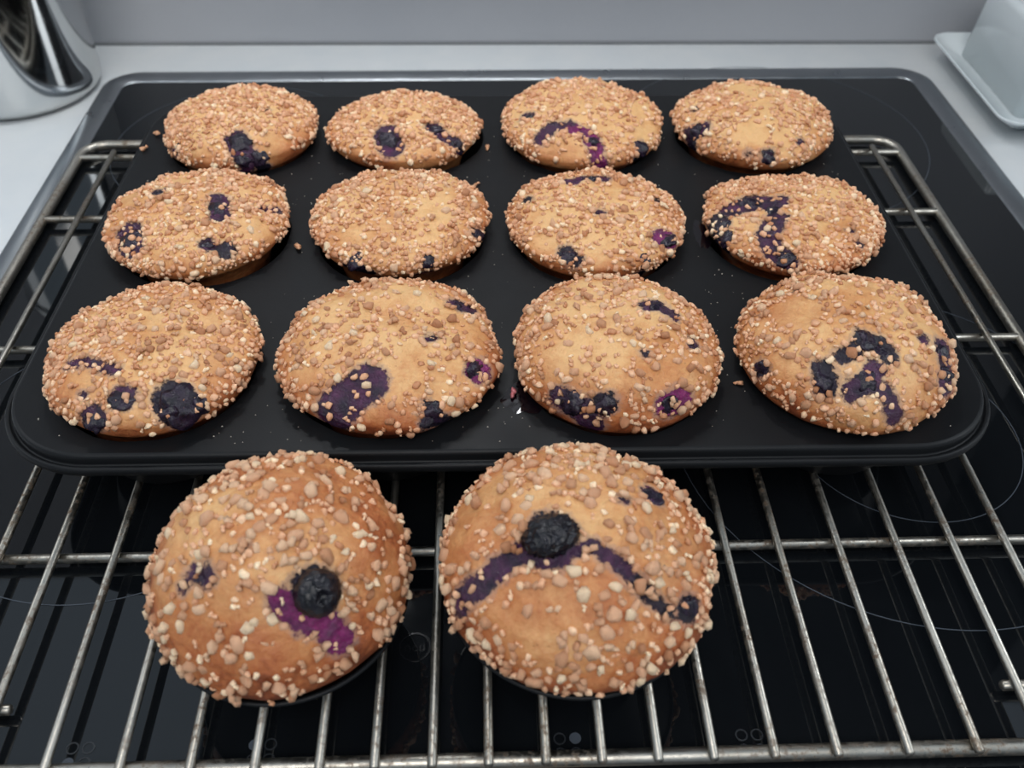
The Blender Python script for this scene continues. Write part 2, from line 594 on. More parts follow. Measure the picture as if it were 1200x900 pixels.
# ------------------------------------------------------------------ muffins
MUFFINS = {
 'F1': dict(c=(-0.1259,0.0005), r=(0.0384,0.0384), h=0.0182, dens=1.15,
   stains=[('d', [(-0.64, -0.345), (-0.487, -0.339), (-0.344, -0.4), (-0.172, -0.473)], 0.0022), ('d', [(-0.033, -0.772)], 0.0047), ('d', [(-0.302, -0.923)], 0.0053), ('k', [(0.409, -0.754), (0.471, -0.835)], 0.0072), ('d', [(-0.426, -0.704)], 0.0016)],
   berries=[(-0.033, -0.772, 0.0047, 0.8), (-0.301, -0.918, 0.0047, 0.9), (0.47, -0.811, 0.0075, 0.9), (0.385, -0.897, 0.0038, 0.8), (0.631, -0.76, 0.0034, 0.8)],
   bare=[(-0.508, -0.625, 0.0063), (0.524, 0.277, 0.0044), (0.075, -0.969, 0.0056), (0.253, -0.748, 0.0031), (0.329, 0.048, 0.0031)]),
 'F2': dict(c=(-0.0405,0.0008), r=(0.0405,0.0405), h=0.0204, dens=0.85,
   stains=[('d', [(-0.145, -0.649), (-0.303, -0.76), (-0.446, -0.877)], 0.0076), ('d', [(0.398, -0.148)], 0.0022), ('d', [(0.591, 0.448), (0.748, 0.372)], 0.0028), ('j', [(0.809, -0.414)], 0.0047), ('k', [(0.363, -0.928), (0.558, -0.855)], 0.0025), ('k', [(0.379, -0.815)], 0.0019)],
   berries=[(0.809, -0.429, 0.0041, 0.9), (0.405, -0.158, 0.0019, 0.8), (0.453, -0.902, 0.0038, 0.8), (0.63, 0.451, 0.0025, 0.8)],
   bare=[(0.149, -0.588, 0.0076), (0.303, -0.339, 0.0063), (0.203, 0.46, 0.0076), (0.622, -0.465, 0.0038), (-0.05, -0.936, 0.0044), (0.788, 0.013, 0.0057), (-0.653, -0.499, 0.0044)]),
 'F3': dict(c=(0.0420,-0.0000), r=(0.0382,0.0382), h=0.0254, dens=1.0,
   stains=[('d', [(0.252, 0.132), (0.398, 0.122), (0.494, 0.045)], 0.0029), ('k', [(0.178, -0.479)], 0.0016), ('d', [(0.671, -0.259)], 0.0025), ('d', [(-0.602, -0.777), (-0.442, -0.88), (-0.345, -0.957)], 0.0051), ('k', [(-0.218, -0.902)], 0.0044), ('j', [(0.368, -0.892), (0.491, -0.821)], 0.0048)],
   berries=[(0.358, 0.126, 0.0035, 0.8), (0.671, -0.259, 0.0022, 0.8), (-0.508, -0.841, 0.0041, 0.8), (-0.188, -0.92, 0.0038, 0.9), (0.41, -0.888, 0.0041, 0.8)],
   bare=[(-0.123, -0.745, 0.0048), (-0.092, -0.872, 0.0041), (-0.63, -0.433, 0.0044), (-0.286, 0.105, 0.0038), (0.418, -0.66, 0.0038)]),
 'F4': dict(c=(0.1253,-0.0018), r=(0.0393,0.0393), h=0.0282, dens=1.0,
   stains=[('k', [(-0.05, -0.376), (0.105, -0.419), (0.14, -0.525)], 0.0038), ('k', [(-0.269, -0.523), (-0.147, -0.481)], 0.0029), ('k', [(-0.436, -0.609), (-0.437, -0.748)], 0.0038), ('d', [(-0.007, -0.663), (-0.124, -0.771), (-0.219, -0.82)], 0.0038), ('d', [(0.051, -0.834), (0.135, -0.966)], 0.0029), ('d', [(0.75, -0.279), (0.749, -0.476), (0.714, -0.643)], 0.0038), ('d', [(-0.441, 0.42)], 0.0016), ('d', [(0.541, -0.299)], 0.0022), ('k', [(-0.904, -0.357)], 0.0032)],
   berries=[(-0.019, -0.403, 0.0044, 0.9), (0.1, -0.503, 0.0035, 0.8), (-0.438, -0.688, 0.0041, 0.8), (-0.107, -0.753, 0.0038, 0.8), (0.751, -0.363, 0.0035, 0.8), (0.733, -0.551, 0.0032, 0.8), (-0.904, -0.357, 0.0029, 0.8)],
   bare=[(-0.525, 0.074, 0.0089), (0.024, 0.229, 0.0057), (0.285, -0.738, 0.0064), (-0.66, 0.479, 0.0057), (-0.309, -0.684, 0.0029), (0.44, -0.87, 0.0051)]),
 'M1': dict(c=(-0.1285,0.0858), r=(0.0389,0.0389), h=0.0167, dens=1.15,
   stains=[('d', [(-0.623, -0.425), (-0.553, -0.652)], 0.0056), ('d', [(-0.422, 0.225)], 0.0033), ('d', [(0.275, 0.068), (0.33, -0.214)], 0.0044), ('d', [(0.763, 0.05), (0.916, 0.077)], 0.0022), ('d', [(0.278, -0.674)], 0.0037), ('k', [(0.471, -0.72)], 0.0044)],
   berries=[(-0.585, -0.544, 0.0056, 0.9), (0.304, -0.078, 0.0052, 0.8), (0.471, -0.72, 0.0041, 0.8), (-0.416, 0.204, 0.003, 0.8), (0.26, -0.664, 0.0033, 0.8)],
   bare=[(0.698, -0.387, 0.0074), (-0.262, 0.557, 0.0059), (0.879, -0.47, 0.0052), (-0.792, -0.085, 0.003)]),
 'M2': dict(c=(-0.0422,0.0867), r=(0.0386,0.0386), h=0.0160, dens=1.15,
   stains=[('k', [(0.895, -0.398)], 0.0037), ('k', [(-0.545, -0.887), (-0.332, -0.977)], 0.0037), ('d', [(0.274, -1.024), (0.453, -0.958)], 0.0026)],
   berries=[(0.895, -0.398, 0.0034, 0.9), (-0.442, -0.932, 0.0045, 0.8), (0.383, -0.988, 0.003, 0.8)],
   bare=[(0.406, -0.222, 0.0097), (0.326, -0.575, 0.0067), (-0.213, 0.611, 0.0052), (0.489, 0.122, 0.0045)]),
 'M3': dict(c=(0.0419,0.0849), r=(0.0389,0.0376), h=0.0150, dens=1.0,
   stains=[('d', [(-0.249, 0.554), (-0.056, 0.636), (0.151, 0.64)], 0.003), ('k', [(-0.758, 0.217)], 0.0022), ('d', [(0.03, -0.107)], 0.0022), ('j', [(0.704, -0.533)], 0.0056), ('k', [(-0.38, -0.76), (-0.306, -0.882)], 0.0037), ('k', [(0.709, 0.221)], 0.0022), ('k', [(0.372, -0.992), (0.602, -0.872)], 0.0026)],
   berries=[(-0.027, 0.635, 0.0037, 0.8), (0.711, -0.554, 0.0045, 0.9), (-0.348, -0.828, 0.0041, 0.8), (0.493, -0.939, 0.0034, 0.8)],
   bare=[(-0.624, -0.195, 0.0075), (-0.668, -0.593, 0.0067), (-0.061, -0.922, 0.006), (0.246, 0.431, 0.0045)]),
 'M4': dict(c=(0.1278,0.0835), r=(0.0388,0.0363), h=0.0150, dens=1.15,
   stains=[('d', [(-0.721, 0.013), (-0.466, 0.132), (-0.208, 0.096)], 0.0049), ('k', [(-0.903, -0.157), (-0.924, -0.463)], 0.0049), ('d', [(-0.256, -0.218), (-0.435, -0.529), (-0.404, -0.782), (-0.27, -0.903)], 0.0045), ('d', [(0.563, -0.642)], 0.0023), ('d', [(0.518, -0.424)], 0.0019)],
   berries=[(-0.469, 0.113, 0.0056, 0.8), (-0.274, -0.081, 0.0038, 0.8), (-0.893, -0.21, 0.0049, 0.9), (-0.941, -0.488, 0.0041, 0.9), (-0.302, -0.871, 0.0041, 0.8)],
   bare=[(-0.569, -0.418, 0.0041), (-0.75, -0.749, 0.0038), (0.429, -0.317, 0.0045)]),
 'B1': dict(c=(-0.1251,0.1662), r=(0.0373,0.0373), h=0.0185, dens=1.15,
   stains=[('d', [(0.101, -0.703), (0.201, -0.864), (0.261, -0.956)], 0.0055), ('k', [(0.461, -0.954)], 0.0042), ('d', [(0.206, -1.04)], 0.0034), ('k', [(0.391, -0.016)], 0.0017), ('d', [(-0.739, -0.674)], 0.003)],
   berries=[(0.164, -0.801, 0.0055, 0.9), (0.453, -0.958, 0.0042, 0.8), (0.218, -0.975, 0.0034, 0.8), (-0.734, -0.695, 0.0025, 0.9)],
   bare=[(0.603, -0.71, 0.0093), (-0.318, -0.926, 0.0068), (0.876, -0.403, 0.0042)]),
 'B2': dict(c=(-0.0450,0.1658), r=(0.0382,0.0347), h=0.0150, dens=1.0,
   stains=[('d', [(-0.199, -0.491), (-0.121, -0.799)], 0.006), ('d', [(0.39, -0.354), (0.543, -0.548), (0.754, -0.643)], 0.0038)],
   berries=[(-0.146, -0.705, 0.006, 0.9), (0.413, -0.391, 0.0038, 0.8), (0.733, -0.649, 0.0038, 0.8)],
   bare=[(-0.066, -0.998, 0.006), (-0.579, -0.851, 0.0055), (-0.39, -0.691, 0.0034), (0.319, -0.904, 0.0051)]),
 'B3': dict(c=(0.0425,0.1692), r=(0.0404,0.0404), h=0.0183, dens=1.0,
   stains=[('d', [(-0.54, -0.665), (-0.394, -0.511), (-0.192, -0.479)], 0.0034), ('j', [(-0.193, -0.51), (0.001, -0.61), (0.088, -0.804), (0.142, -1.0)], 0.0039), ('d', [(-0.694, -0.166)], 0.0039), ('k', [(0.317, 0.579)], 0.0022), ('k', [(0.692, -0.702), (0.637, -0.847)], 0.0039)],
   berries=[(-0.684, -0.189, 0.0034, 0.8), (0.708, -0.775, 0.0043, 0.9), (0.074, -0.718, 0.0034, 0.7)],
   bare=[(-0.263, -0.898, 0.0095), (-0.476, -0.879, 0.0052), (0.699, -0.113, 0.0043)]),
 'B4': dict(c=(0.1279,0.1680), r=(0.0390,0.0390), h=0.0194, dens=1.0,
   stains=[('d', [(-0.899, -0.39), (-0.739, -0.428)], 0.0039), ('k', [(-0.895, -0.487)], 0.0039), ('d', [(-0.774, 0.03)], 0.0026), ('k', [(-0.014, -0.958)], 0.0035), ('k', [(-0.255, -0.914)], 0.0017), ('d', [(0.438, -0.742)], 0.0022)],
   berries=[(-0.837, -0.429, 0.0048, 0.8), (-0.909, -0.508, 0.0039, 0.8), (-0.014, -0.965, 0.0035, 0.8)],
   bare=[(-0.223, -0.708, 0.0095), (0.1, -0.106, 0.0043), (0.156, -0.812, 0.0052), (-0.404, -0.914, 0.0043)]),
 'A': dict(c=(-0.0676,-0.0881), r=(0.0385,0.0385), h=0.0431, dens=1.1,
   stains=[('j', [(0.215, -0.668), (0.374, -0.718), (0.507, -0.726), (0.592, -0.755)], 0.0045), ('d', [(0.423, -0.557)], 0.0063), ('d', [(-0.478, -0.431), (-0.353, -0.484)], 0.0029), ('d', [(-0.565, -0.483)], 0.0021), ('k', [(-0.074, -0.326)], 0.0011)],
   berries=[],
   bare=[(0.824, 0.223, 0.0069), (0.079, -0.659, 0.0037), (0.214, -0.846, 0.0074), (-0.21, -0.946, 0.0063), (0.901, -0.038, 0.0047), (0.561, 0.345, 0.0047), (-0.642, -0.183, 0.0037), (-0.156, -0.776, 0.0032), (0.084, 0.277, 0.0032)]),
 'B': dict(c=(0.0206,-0.0895), r=(0.0412,0.0412), h=0.0350, dens=1.1,
   stains=[('d', [(-0.862, -0.446), (-0.703, -0.422), (-0.538, -0.343), (-0.38, -0.295)], 0.0034), ('d', [(-0.38, -0.295), (-0.182, -0.363)], 0.0039), ('d', [(-0.182, -0.352), (0.039, -0.293), (0.19, -0.391), (0.322, -0.51)], 0.0021), ('k', [(0.322, -0.51), (0.461, -0.588), (0.566, -0.642)], 0.0023), ('d', [(0.54, 0.204)], 0.0036), ('d', [(0.301, 0.082)], 0.0016), ('k', [(0.726, -0.566)], 0.0042)],
   berries=[(0.545, 0.198, 0.0036, 0.8), (0.74, -0.559, 0.0036, 0.9)],
   bare=[(-0.72, 0.14, 0.0109), (-0.827, -0.127, 0.0065), (-0.217, -0.68, 0.0083), (-0.444, -0.69, 0.0065), (-0.579, 0.435, 0.0047), (-0.235, 0.043, 0.0026), (0.137, 0.274, 0.0026), (0.337, -0.342, 0.0026)]),
}

RIM_Z = {'A': 0.0290, 'B': 0.0360}
ZM = 0.007          # height of the widest ring above the rim
LABELS = {
    'B1': 'leftmost muffin of the tray\'s back row, with a smooth bare flank at its right',
    'B2': 'second muffin from left in the tray\'s back row, with two separate dark berry patches',
    'B3': 'back row muffin in the tray with a purple juice arc around a bare golden patch',
    'B4': 'rightmost muffin of the tray\'s back row, dark berry at its left edge',
    'M1': 'leftmost muffin of the tray\'s middle row, with several scattered dark berry spots',
    'M2': 'middle row muffin in the tray, almost all nuts with a pale smooth ridge',
    'M3': 'middle row muffin in the tray with a plum purple berry at its lower right edge',
    'M4': 'rightmost muffin of the tray\'s middle row, big dark berry smear on its left half',
    'F1': 'leftmost muffin of the tray\'s front row, burst black berries along its lower edge',
    'F2': 'muffin in the tray\'s front row with a large purple patch low on its left',
    'F3': 'muffin in the tray\'s front row right beside the dark juice spill with crumbs',
    'F4': 'rightmost muffin of the tray\'s front row, wide black berry cluster in its middle',
    'A': 'left muffin in front of the tray, round blueberry above bright magenta juice',
    'B': 'right muffin in front of the tray, wrinkled black blueberry on a long purple streak',
}
WHOLE = {'A': (0.423, -0.571, 0.0066), 'B': (-0.22, -0.224, 0.0073)}


class Dome:
    def __init__(self, key, d, seed):
        self.key, self.d = key, d
        self.cx, self.cy = d['c']
        self.rx, self.ry = d['r'][0] - 0.0008, d['r'][1] - 0.0008
        self.H = d['h'] - 0.0006
        self.z0 = RIM_Z.get(key, TZ)
        self.deep_cup = key in RIM_Z
        self.rc = min(0.0366 if key in RIM_Z else 0.0346, self.rx * 0.92)
        self.off = Vector((seed * 13.7, seed * 7.3, seed * 3.1))
        self.seed = seed
        near = min(centers, key=lambda c: (c[0] - self.cx) ** 2 + (c[1] - self.cy) ** 2)
        self.shift = Vector((0, 0, 0))
        if key not in RIM_Z:          # stay clear of the cup wall where the muffin sits off centre
            self.rc = 0.0349 - math.hypot(near[0] - self.cx, near[1] - self.cy)
        self.st = []
        for kind, pts, r in d['stains']:
            self.st.append((kind, [self.base_uv(u, w) for u, w in pts], r))
        if key in WHOLE:
            self.st.append(('k', [self.base_uv(WHOLE[key][0], WHOLE[key][1])], WHOLE[key][2] * 1.1))

    def base_uv(self, u, w):
        """point on the undisplaced dome above plan position (u, w), in local metres"""
        rho = math.hypot(u, w)
        if rho <= 1.0:
            return Vector((u * self.rx, w * self.ry, ZM + (self.H - ZM) * math.sqrt(max(0.0, 1 - rho * rho))))
        k = min((rho - 1.0) / 0.06, 1.0)
        return Vector((u / rho * self.rx * (1 - 0.06 * k), w / rho * self.ry * (1 - 0.06 * k), ZM * (1 - 0.8 * k)))

    def base(self, s, a):
        """s: 0 top .. 1 widest ring .. 1.3 rim .. 2 cup bottom"""
        ca, sa = math.cos(a), math.sin(a)
        if s <= 1.0:
            t = s * math.pi / 2
            return Vector((self.rx * math.sin(t) * ca, self.ry * math.sin(t) * sa, ZM + (self.H - ZM) * math.cos(t)))
        if s <= 1.3:
            t = (s - 1.0) / 0.3 * math.pi / 2
            z = ZM - (ZM - 0.0010) * math.sin(t)
            kx, ky = self.rc + (self.rx - self.rc) * math.cos(t), self.rc + (self.ry - self.rc) * math.cos(t)
            return Vector((kx * ca, ky * sa, z)) + self.shift * ((s - 1.0) / 0.3)
        k = (s - 1.3) / 0.7
        r = (self.rc - 0.0012) * (1 - (0.37 if self.deep_cup else 0.24) * k)
        return Vector((r * ca, r * sa, 0.0004 - (0.0175 if self.deep_cup else 0.0285) * k)) + self.shift

    def stain(self, p):
        best, dark, depth = 1.0, 0.0, -1.0
        for kind, pts, r in self.st:
            if len(pts) == 1:
                dist = (p - pts[0]).length
            else:
                dist = 1.0
                for q0, q1 in zip(pts, pts[1:]):
                    e = q1 - q0
                    k = max(0.0, min(1.0, (p - q0).dot(e) / max(e.length_squared, 1e-12)))
                    dist = min(dist, (p - q0 - e * k).length)
            dd = dist - r
            if dd < best:
                best, dark = dd, {'j': 0.12, 'd': 0.60, 'k': 0.95}[kind]
        return best, dark

    def surf(self, s, a):
        p = self.base(s, a)
        w = 1.0 if s <= 1.0 else max(0.0, 1 - (s - 1.0) / 0.24)
        q = p + self.off
        n = Vector((p.x / self.rx ** 2, p.y / self.ry ** 2, max(p.z - ZM, -0.002) / max(self.H - ZM, 0.004) ** 2))
        n.normalize()
        h = 0.0022 * noise.noise(q * 52) + 0.0007 * noise.noise(q * 150) + 0.00035 * noise.noise(q * 420)
        if s < 1.32:
            dd, dark = self.stain(p)
            dd += 0.0011 * noise.noise(q * 330) + 0.0007 * noise.noise(q * 800)
            val = max(0.0, min(1.0, 0.5 - dd / 0.0055))
            if val > 0.3:
                k = min(1.0, (val - 0.3) / 0.3)
                h += k * (-0.0005 + (0.0010 if dark < 0.3 else 0.0006) * noise.noise(q * 650) + 0.0004 * noise.noise(q * 1300))
        else:
            val, dark = 0.0, 0.5
        return p + n * h * w, val, dark

    def body(self):
        big = self.key in ('A', 'B')
        seg = 176 if big else 128
        S = []
        nd = 62 if big else 44
        S += [i / nd for i in range(1, nd + 1)]
        S += [1.0 + 0.3 * i / 6 for i in range(1, 7)]
        S += [1.48, 1.75, 2.0]
        verts, st, dp, br = [], [], [], []

        def put(s, a):
            p, val, dark = self.surf(s, a)
            verts.append(p)
            st.append(val)
            dp.append(min(1.0, max(0.0, dark + 0.30 * noise.noise((p + self.off) * 260))))
            b = 0.10 + {'A': 0.26, 'B': 0.20, 'F': 0.0, 'M': -0.08, 'R': -0.2}[self.key if len(self.key) == 1 else {'B': 'R'}.get(self.key[0], self.key[0])] + 0.62 * max(0.0, min(1.0, s)) ** 2.6 + 0.42 * noise.noise((p + self.off) * 48)
            if s > 1.0:
                b += 0.25 * min(1.0, (s - 1.0) / 0.3)
            br.append(max(0.0, min(1.0, b)))
        put(0.0, 0.0)
        for s in S:
            for i in range(seg):
                put(s, 2 * math.pi * i / seg)
        faces = [(0, 1 + i, 1 + (i + 1) % seg) for i in range(seg)]
        for k in range(len(S) - 1):
            b0, b1 = 1 + k * seg, 1 + (k + 1) * seg
            for i in range(seg):
                j = (i + 1) % seg
                faces.append((b0 + i, b1 + i, b1 + j, b0 + j))
        last = 1 + (len(S) - 1) * seg
        faces.append(tuple(last + i for i in range(seg)))
        me = mesh_from('cake', verts, faces)
        for nm, data in (('stain', st), ('deep', dp), ('brown', br)):
            at = me.attributes.new(nm, 'FLOAT', 'POINT')
            at.data.foreach_set('value', data)
        return me

    def frame(self, s, a):
        p, val, dark = self.surf(s, a)
        e = 0.02
        du = self.surf(min(s + e, 1.3), a)[0] - self.surf(max(s - e, 0.001), a)[0]
        dv = self.surf(s, a + e / max(s, 0.1))[0] - self.surf(s, a - e / max(s, 0.1))[0]
        n = du.cross(dv)
        n.normalize()
        if n.dot(Vector((p.x, p.y, p.z + 0.02))) < 0:
            n = -n
        return p, n, val


def hull_chunk(rng, n, c, s):
    bm = bmesh.new()
    for _ in range(n):
        d = Vector((rng.gauss(0, 1), rng.gauss(0, 1), rng.gauss(0, 1))).normalized()
        m = max(abs(d.x), abs(d.y), abs(d.z))
        d = d * (0.5 + 0.5 * 0.8 / m) * rng.uniform(0.90, 1.08)
        bm.verts.new((c[0] + d.x * s[0], c[1] + d.y * s[1], c[2] + d.z * s[2]))
    r = bmesh.ops.convex_hull(bm, input=bm.verts[:])
    dead = [g for g in list(r['geom_interior']) + list(r['geom_unused']) if isinstance(g, bmesh.types.BMVert)]
    bmesh.ops.delete(bm, geom=list(set(dead)), context='VERTS')
    bmesh.ops.triangulate(bm, faces=bm.faces[:])
    bmesh.ops.recalc_face_normals(bm, faces=bm.faces[:])
    bm.verts.index_update()
    vs_ = [v.co.copy() for v in bm.verts]
    fs = [tuple(v.index for v in f.verts) for f in bm.faces]
    bm.free()
    return vs_, fs


def nut_shape(rng, lobes):
    """chopped nut (one hull) or a small sugary cluster (two hulls), about 1 unit long"""
    if lobes == 1:
        return hull_chunk(rng, 25, (0, 0, 0), (0.5, 0.5 * rng.uniform(0.68, 1.0), 0.5 * rng.uniform(0.6, 0.9)))
    vs_, fs = [], []
    for k in range(2):
        c = ((-0.20, 0.24)[k], rng.uniform(-0.14, 0.14), rng.uniform(-0.1, 0.1))
        r = rng.uniform(0.28, 0.40)
        v1, f1 = hull_chunk(rng, 13, c, (r, r * rng.uniform(0.8, 1.1), r * rng.uniform(0.75, 1.05)))
        b0 = len(vs_)
        vs_ += v1
        fs += [tuple(b0 + i for i in f) for f in f1]
    return vs_, fs


rng = random.Random(11)
SHAPES = [nut_shape(rng, 1 if k % 5 < 3 else 2) for k in range(30)]
TONES = (0.12, 0.30, 0.45, 0.58, 0.72, 0.90)
NUT_ME = {}


def nut_mesh(i, tone):
    if (i, tone) not in NUT_ME:
        vs_, fs = SHAPES[i]
        me = mesh_from('nut_piece', vs_, fs, True)
        at = me.attributes.new('tone', 'FLOAT', 'POINT')
        at.data.foreach_set('value', [TONES[tone]] * len(vs_))
        me.materials.append(M_NUT)
        NUT_ME[(i, tone)] = me
    return NUT_ME[(i, tone)]


def rot_to(n, spin, rng, tilt=0.5):
    z = (n + Vector((rng.gauss(0, 1), rng.gauss(0, 1), rng.gauss(0, 1))) * 0.22 * tilt).normalized()
    x = z.cross(Vector((math.cos(spin), math.sin(spin), 0.31))).normalized()
    y = z.cross(x)
    return Matrix(((x.x, y.x, z.x), (x.y, y.y, z.y), (x.z, y.z, z.z)))


def berry_lump(rng, size, flat, smooth_noise=0.22, sub=3):
    bm = bmesh.new()
    bmesh.ops.create_icosphere(bm, subdivisions=sub, radius=1.0)
    o = Vector((rng.uniform(0, 50), rng.uniform(0, 50), rng.uniform(0, 50)))
    for v in bm.verts:
        c = v.co.copy()
        k = 1 + smooth_noise * noise.noise(c * 1.6 + o) + 0.12 * noise.noise(c * 4.5 + o) + 0.05 * noise.noise(c * 10 + o)
        v.co = Vector((c.x * k, c.y * k * 0.9, c.z * k * flat)) * size
    return bm


def build_muffin(key, seed):
    d = MUFFINS[key]
    D = Dome(key, d, seed)
    rng = random.Random(100 + seed)
    root = thing('muffin', LABELS[key], 'muffin', (D.cx, D.cy, D.z0), 0.0, 'blueberry muffins with chopped nuts')
    new_obj('cake', D.body(), M_CRUST, root)
    # burst berries half sunk in the crust
    for (u, w, r, fl) in d['berries']:
        rho, a = min(0.975, math.hypot(u, w)), math.atan2(w, u)
        s = math.asin(rho) / (math.pi / 2)
        p, n, _ = D.frame(s, a)
        b = new_obj('berry', bm_to_mesh('berry', berry_lump(rng, r * 1.0, 0.38, 0.5), True), M_BERRY, root)
        b.matrix_local = Matrix.Translation(p - n * r * 0.20) @ rot_to(n, rng.uniform(0, 6.28), rng, 0.2).to_4x4()
    keep_out = None
    if key in WHOLE:
        u, w, r = WHOLE[key]
        rho, a = math.hypot(u, w), math.atan2(w, u)
        p, n, _ = D.frame(math.asin(rho) / (math.pi / 2), a)
        keep_out = (p, r * 0.82)
        bm = bmesh.new()
        bmesh.ops.create_icosphere(bm, subdivisions=5, radius=1.0)
        o = Vector((seed * 5.0, 2.0, 9.0))
        for v in bm.verts:
            c = v.co.copy()
            g = noise.noise(c * 1.7 + o)
            q = c + Vector((noise.noise(c * 2 + o), noise.noise(c * 2 - o), 0)) * 0.35
            wr = 1 - abs(noise.noise(Vector((q.x * 3.6, q.y * 2.2, q.z * 2.0)) + o)) * 1.6
            w2 = 1 - abs(noise.noise(Vector((q.x * 7.5, q.y * 5.0, q.z * 4.0)) - o)) * 1.6
            k = 1 + 0.06 * g + (0.15 if key == 'B' else 0.05) * (wr ** 3 - 0.5) + (0.07 if key == 'B' else 0.03) * (w2 ** 3 - 0.5)
            z = c.z * (0.66 if key == 'B' else 0.86)
            rr = math.hypot(c.x, c.y)
            if key == 'A' and c.z > 0:                      # crown pit
                z -= 0.22 * math.exp(-(rr / 0.22) ** 2)
                z += 0.16 * math.exp(-((rr - 0.34) / 0.09) ** 2) * (0.55 + 0.45 * math.cos(5 * math.atan2(c.y, c.x)))
            v.co = Vector((c.x * k * (1.08 if key == 'B' else 1), c.y * k * (0.86 if key == 'B' else 1), z * k)) * r
        b = new_obj('blueberry', bm_to_mesh('blueberry', bm, True), M_WHOLE, root)
        b['label'] = 'wrinkled black blueberry' if key == 'B' else 'round blueberry with its crown showing'
        ax = (n + Vector((0.10, -0.20, 0.15)) * (1 if key == 'A' else 0.2)).normalized()
        b.matrix_local = Matrix.Translation(p + n * r * (0.10 if key == 'B' else 0.16)) @ rot_to(ax, 1.9, rng, 0.0).to_4x4()
    # chopped nuts
    front = key in ('A', 'B')
    mean = 0.0037 if front else 0.0031
    want = int((560 if front else 640) * d['dens'])
    bares = [(D.base_uv(u, w), r) for u, w, r in d['bare']]
    cell, grid = 0.0045, {}
    placed = []
    tries = 0
    while len(placed) < want and tries < want * 30:
        tries += 1
        zt = rng.random()
        s = math.acos(1 - zt * 0.999) / (math.pi / 2) if rng.random() < 0.92 else rng.uniform(0.9, 1.10)
        a = rng.uniform(0, 2 * math.pi)
        p0 = D.base(s, a)
        if any((p0 - c).length < r * rng.uniform(0.75, 1.1) for c, r in bares) and rng.random() < 0.95:
            continue
        clump = noise.noise((p0 + D.off) * 75) + 0.5 * noise.noise((p0 + D.off) * 190)
        if clump < rng.uniform(-0.75, 0.25):
            continue
        dd, dark = D.stain(p0)
        if dd < 0.0005 and rng.random() < ((0.80 if dark > 0.5 else 0.74) if key in ('A', 'B', 'F1', 'F2', 'F3', 'F4') else 0.90):
            continue
        size = mean * min(1.38, max(0.58, rng.lognormvariate(-0.08, 0.32)))
        if s > 1.02:
            size *= 0.85
        if keep_out and (p0 - keep_out[0]).length < keep_out[1] + size * 0.4:
            continue
        ck = (int(p0.x // cell), int(p0.y // cell), int(p0.z // cell))
        ok = True
        for ix in (-1, 0, 1):
            for iy in (-1, 0, 1):
                for iz in (-1, 0, 1):
                    for q, sz in grid.get((ck[0] + ix, ck[1] + iy, ck[2] + iz), ()):
                        if (q - p0).length < (sz + size) * 0.33:
                            ok = False
        if not ok:
            continue
        grid.setdefault(ck, []).append((p0, size))
        placed.append((size, s, a))
    placed.sort(reverse=True)
    n_single = {'A': 290, 'B': 290, 'F1': 130, 'F2': 130, 'F3': 130, 'F4': 130, 'M1': 40, 'M2': 40, 'M3': 40, 'M4': 40}.get(key, 0)
    bv, bf, bt = [], [], []
    for i, (size, s, a) in enumerate(placed):
        p, n, val = D.frame(s, a)
        rot = rot_to(n, rng.uniform(0, 6.28), rng, 1.0)
        sh = rng.randrange(len(SHAPES))
        tone = rng.choices(range(6), (4, 11, 21, 25, 24, 15) if front else (9, 20, 26, 21, 15, 9))[0]
        sink = rng.uniform(-0.06, 0.20)
        m = Matrix.Translation(p + n * size * sink) @ rot.to_4x4() @ Matrix.Diagonal((size * rng.uniform(0.9, 1.2), size * rng.uniform(0.88, 1.12), size * rng.uniform(0.85, 1.15), 1))
        if i < n_single:
            o = bpy.data.objects.new('nut_piece', nut_mesh(sh, tone))
            COL.objects.link(o)
            o.parent = root
            o.matrix_local = m
        else:
            vs_, fs = SHAPES[sh]
            b0 = len(bv)
            bv += [m @ q for q in vs_]
            bf += [tuple(b0 + k for k in f) for f in fs]
            bt += [TONES[tone]] * len(vs_)
    if bv:
        me = mesh_from('nut_crumbs', bv, bf, True)
        at = me.attributes.new('tone', 'FLOAT', 'POINT')
        at.data.foreach_set('value', bt)
        o = new_obj('nut_crumbs', me, M_NUT, root)
        o['kind'] = 'stuff'
    return root


for i, key in enumerate(('A', 'B', 'F1', 'F2', 'F3', 'F4', 'M1', 'M2', 'M3', 'M4', 'B1', 'B2', 'B3', 'B4')):
    build_muffin(key, i + 1)

# single dark cups under the two front muffins
for key, lab in (('A', 'small black metal baking cup holding the left front muffin on the rack'),
                 ('B', 'small black metal baking cup holding the right front muffin on the rack')):
    d = MUFFINS[key]
    rc = min(0.0366, (d['r'][0] - 0.0008) * 0.92)
    h = RIM_Z[key] - 0.0090
    R = rc + 0.0010
    rb = R - (0.0135 if key == 'A' else 0.0125)
    full = [(0.0006, -h + 0.0006), (rb - 0.0016, -h + 0.0006), (rb - 0.0006, -h + 0.0014), (R - 0.0003, -0.0014), (R + 0.0003, -0.0001), (R + 0.0009, 0.0004),
            (R + 0.0016, 0.0003), (R + 0.0020, -0.0003), (R + 0.0017, -0.0009), (R + 0.0009, -0.0010), (R + 0.0003, -0.0016),
            (rb + 0.0001, -h + 0.0013), (rb - 0.0010, -h), (0.0006, -h)]
    v, f = lathe(full, 72)
    o = new_obj('baking_cup', mesh_from('baking_cup', v, f), M_NONSTICK)
    o.location = (d['c'][0], d['c'][1], RIM_Z[key])
    tag(o, lab, 'baking cup', 'single baking cups')

